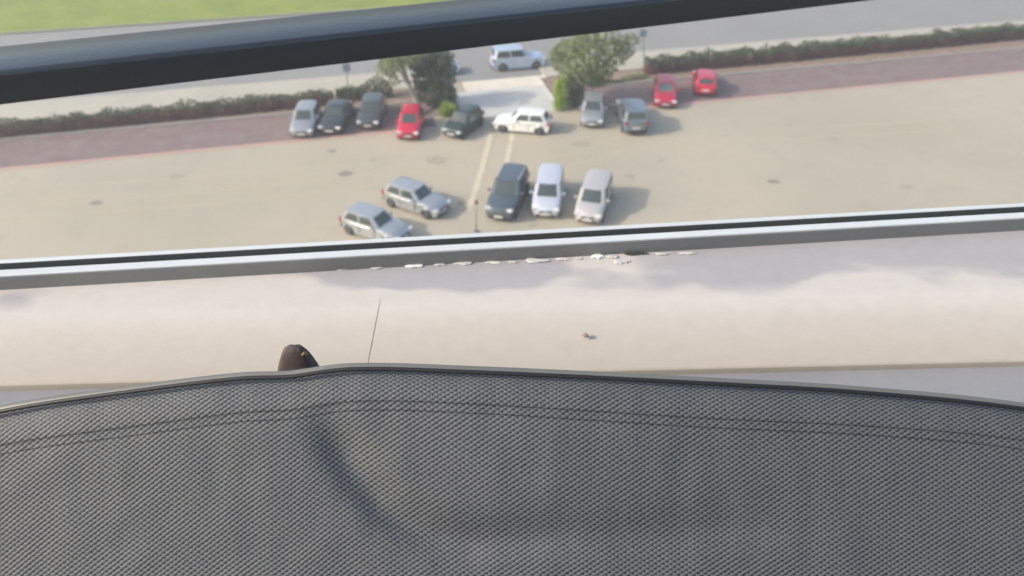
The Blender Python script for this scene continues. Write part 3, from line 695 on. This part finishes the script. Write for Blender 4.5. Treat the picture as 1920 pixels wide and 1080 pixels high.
MB().tube([(.010, -.006, .036), (.0125, -.006, .0395), (.0145, -.006, .037)], .0016, 8).build('clasp', plain('mustard_tag', (.20, .17, .06), .7), broot)
tag(broot, 'dark brown bag corner with a mustard tag, at the left behind the mesh chair', 'bag')

# ------------------------------------------------------------------ mesh chair back
def mesh_fabric():
    m, t, b = nodes('woven_mesh')
    def mth(op, a, b_=None, c=None):
        n = t.nodes.new('ShaderNodeMath'); n.operation = op
        for i, s in enumerate((a, b_, c)):
            if s is None: continue
            if isinstance(s, (int, float)): n.inputs[i].default_value = s
            else: t.links.new(s, n.inputs[i])
        return n.outputs[0]
    uv = t.nodes.new('ShaderNodeUVMap'); uv.uv_map = 'UVMap'
    nz0 = t.nodes.new('ShaderNodeTexNoise'); nz0.inputs['Scale'].default_value = .9; nz0.inputs['Detail'].default_value = 3
    t.links.new(uv.outputs[0], nz0.inputs['Vector'])
    sp = t.nodes.new('ShaderNodeSeparateXYZ'); t.links.new(uv.outputs[0], sp.inputs[0])   # in units of 10 px-cells
    dst = t.nodes.new('ShaderNodeSeparateColor'); t.links.new(nz0.outputs['Color'], dst.inputs[0])
    X = mth('ADD', sp.outputs[0], mth('MULTIPLY', dst.outputs[0], .22)); Y = mth('ADD', sp.outputs[1], mth('MULTIPLY', dst.outputs[1], .22))
    cx = mth('COSINE', mth('MULTIPLY', X, math.pi*10/7.2)); cy = mth('COSINE', mth('MULTIPLY', Y, math.pi*10/4.9))
    hx_ = mth('MULTIPLY', cx, cy)
    dg = mth('COSINE', mth('MULTIPLY', mth('ADD', mth('MULTIPLY', X, 10/14.4), mth('MULTIPLY', Y, 10/9.8)), 2*math.pi))
    # irregular weight between dots and diagonal ribs
    nz1 = t.nodes.new('ShaderNodeTexNoise'); nz1.inputs['Scale'].default_value = .12; nz1.inputs['Detail'].default_value = 2
    t.links.new(uv.outputs[0], nz1.inputs['Vector'])
    wgt = t.nodes.new('ShaderNodeMapRange'); wgt.inputs[1].default_value = .35; wgt.inputs[2].default_value = .65; wgt.inputs[3].default_value = .12; wgt.inputs[4].default_value = .42
    t.links.new(nz1.outputs[0], wgt.inputs[0])
    hh = mth('ADD', mth('MULTIPLY', hx_, mth('SUBTRACT', 1, wgt.outputs[0])), mth('MULTIPLY', dg, wgt.outputs[0]))
    nf = t.nodes.new('ShaderNodeTexNoise'); nf.inputs['Scale'].default_value = 1.3; nf.inputs['Detail'].default_value = 3
    t.links.new(uv.outputs[0], nf.inputs['Vector'])
    hh = mth('ADD', hh, mth('MULTIPLY', mth('SUBTRACT', nf.outputs[0], .5), .9))
    rp = t.nodes.new('ShaderNodeValToRGB'); e = rp.color_ramp.elements
    e[0].position = .15; e[0].color = (.118, .126, .133, 1); e[1].position = .9; e[1].color = (.009, .010, .011, 1)
    k = e.new(.55); k.color = (.092, .098, .104, 1)
    t.links.new(mth('MULTIPLY_ADD', hh, .5, .5), rp.inputs[0])
    t.links.new(rp.outputs[0], b.inputs['Base Color']); b.inputs['Roughness'].default_value = .62
    b.inputs['Sheen Weight'].default_value = .05
    bp = t.nodes.new('ShaderNodeBump'); bp.inputs['Strength'].default_value = .4; bp.inputs['Distance'].default_value = .001
    t.links.new(mth('MULTIPLY', hh, -1.0), bp.inputs['Height']); t.links.new(bp.outputs[0], b.inputs['Normal'])
    return m
m_mesh = mesh_fabric()
m_pipe = plain('black_piping', (.012, .013, .014), .55, 0, 0, .5, .1, 20)
m_frame = plain('chair_frame_grey', (.17, .165, .15), .45, 0, 0, .5, .08, 10)

TOP = [(-700, 1000), (-350, 860), (0, 775), (250, 737), (450, 713), (540, 710), (578, 705), (610, 700), (650, 696), (700, 695), (760, 696), (860, 700), (960, 704), (1150, 713), (1342, 723), (1600, 738), (1920, 770), (2300, 840), (2600, 960)]
def topy(x):
    for i, ((a, ya), (b_, yb)) in enumerate(zip(TOP, TOP[1:])):
        if x <= b_:
            t = (x-a)/(b_-a)
            m0 = (yb-TOP[i-1][1])/(b_-TOP[i-1][0]) if i else (yb-ya)/(b_-a)
            m1 = (TOP[i+2][1]-ya)/(TOP[i+2][0]-a) if i+2 < len(TOP) else (yb-ya)/(b_-a)
            h_ = b_-a; t2, t3 = t*t, t*t*t
            return (2*t3-3*t2+1)*ya+(t3-2*t2+t)*h_*m0+(-2*t3+3*t2)*yb+(t3-t2)*h_*m1
    return TOP[-1][1]
GROOVE = [(560, 740), (600, 785), (640, 845), (685, 908), (735, 962), (800, 1000), (880, 1012), (1000, 1008), (1200, 1000), (1600, 990)]
def dep(x, s):                                # depth of the padded panel: s in px below its top edge
    d = .715 + .00004*(s) 
    d -= .012*(1-math.exp(-s/26.0))           # rolls over at the top edge
    d += .05*((x-960)/1500)**2
    # shallow stitched seam, and the moulded groove that curves from the upper left along the bottom
    d += .0006*math.exp(-((s-70-3*math.sin(x/170))/9)**2)
    if 480 < x < 1700 and 60 < s < 420:
        y_ = topy(x)+s; best = 1e9; where = 0
        for i_, ((xa_, ya_), (xb_, yb_)) in enumerate(zip(GROOVE, GROOVE[1:])):
            dx, dy = xb_-xa_, yb_-ya_; q = max(0, min(1, ((x-xa_)*dx+(y_-ya_)*dy)/(dx*dx+dy*dy)))
            e_ = math.hypot(x-xa_-q*dx, y_-ya_-q*dy)
            if e_ < best: best = e_; where = xa_+q*dx
        st = sstep(575, 650, where)*(1-.45*sstep(850, 1150, where))*(1-sstep(1300, 1600, where))
        d += .0095*st*math.exp(-(best/36)**2)
    d -= .006*math.exp(-((x-1000)/260)**2-((s-200)/150)**2)
    d += .0010*noise.noise(Vector((x/90, s/70, 0)))+.0006*noise.noise(Vector((x/35, s/160, 3)))
    return d
xs = [-600+i*12 for i in range(int(3100/12)+1)]
ss = [0, 1.5, 3, 5, 8, 12, 17, 23, 30, 38, 47, 56, 64, 70, 75, 79, 82, 84, 86, 88, 90, 93, 97, 102, 110]+[119+i*10 for i in range(54)]
v = []; uvs = []
for x in xs:
    ty = topy(x)
    for s in ss:
        v.append(U(x, ty+s, dep(x, s)))
        uvs.append((x/10, (ty*.25+s+14*(1-math.exp(-s/14.0)))/10))
m_ = len(ss)
croot = empty('mesh_chair', U(960, 900, .74)); croot.location.z = ZS-.86
faces = [(i*m_+j, (i+1)*m_+j, (i+1)*m_+j+1, i*m_+j+1) for i in range(len(xs)-1) for j in range(m_-1)]
me = bpy.data.meshes.new('backrest'); me.from_pydata([tuple(p-croot.location) for p in v], [], faces); me.update()
me.polygons.foreach_set('use_smooth', [True]*len(me.polygons))
ul = me.uv_layers.new(name='UVMap')
for lp in me.loops: ul.data[lp.index].uv = uvs[lp.vertex_index]
me.materials.append(m_mesh)
bk = bpy.data.objects.new('backrest', me); COL.objects.link(bk); bk.parent = croot
sol = bk.modifiers.new('thickness', 'SOLIDIFY'); sol.thickness = .006; sol.offset = 1
cl = croot.location
MB().tube([U(x, topy(x)-3.2, .7075+.05*((x-960)/1500)**2)-cl for x in xs], .0020, 10).build('piping', m_pipe, croot, True)
MB().tube([U(x, topy(x)-5.5, .722+.05*((x-960)/1500)**2)-cl for x in xs], .0046, 12).build('top_rail', m_frame, croot, True)
for s0 in (59, 76):
    mb_ = MB(); x = -600
    while x < 2500:
        pts = []
        for q in (0, 3, 6, 9):
            ss_ = s0+3*math.sin((x+q)/170)
            pts.append(U(x+q, topy(x+q)+ss_, dep(x+q, ss_)-(.0008 if q in (0, 9) else .0016))-cl)
        mb_.tube(pts, .0003, 5); x += 11.5
    mb_.build('seam', m_pipe, croot, True)
for x in (-600, 2500):
    p = U(x, topy(x)+300, .80)-cl
    MB().tube([U(x, topy(x), .77)-cl, p, (p.x, p.y, 0)], .014, 10).build('leg', m_frame, croot, True)
    MB().tube([(p.x, p.y-.3, 0), (p.x, p.y-.3, .4), (p.x, p.y, .42)], .014, 10).build('leg', m_frame, croot, True)
tag(croot, 'grey woven mesh chair backrest with black piping in the foreground', 'chair')

# ------------------------------------------------------------------ air
hz = MB().box(-200, 200, -70, 260, -1.2, 27).build('haze', None)
hm = bpy.data.materials.new('haze_air'); hm.use_nodes = True; t = hm.node_tree; t.nodes.clear()
pv = t.nodes.new('ShaderNodeVolumePrincipled'); pv.inputs['Color'].default_value = (.93, .95, 1, 1); pv.inputs['Density'].default_value = .0024
pv.inputs['Anisotropy'].default_value = .2
oo = t.nodes.new('ShaderNodeOutputMaterial'); t.links.new(pv.outputs[0], oo.inputs['Volume']); hz.data.materials.append(hm)
hz['kind'] = 'stuff'
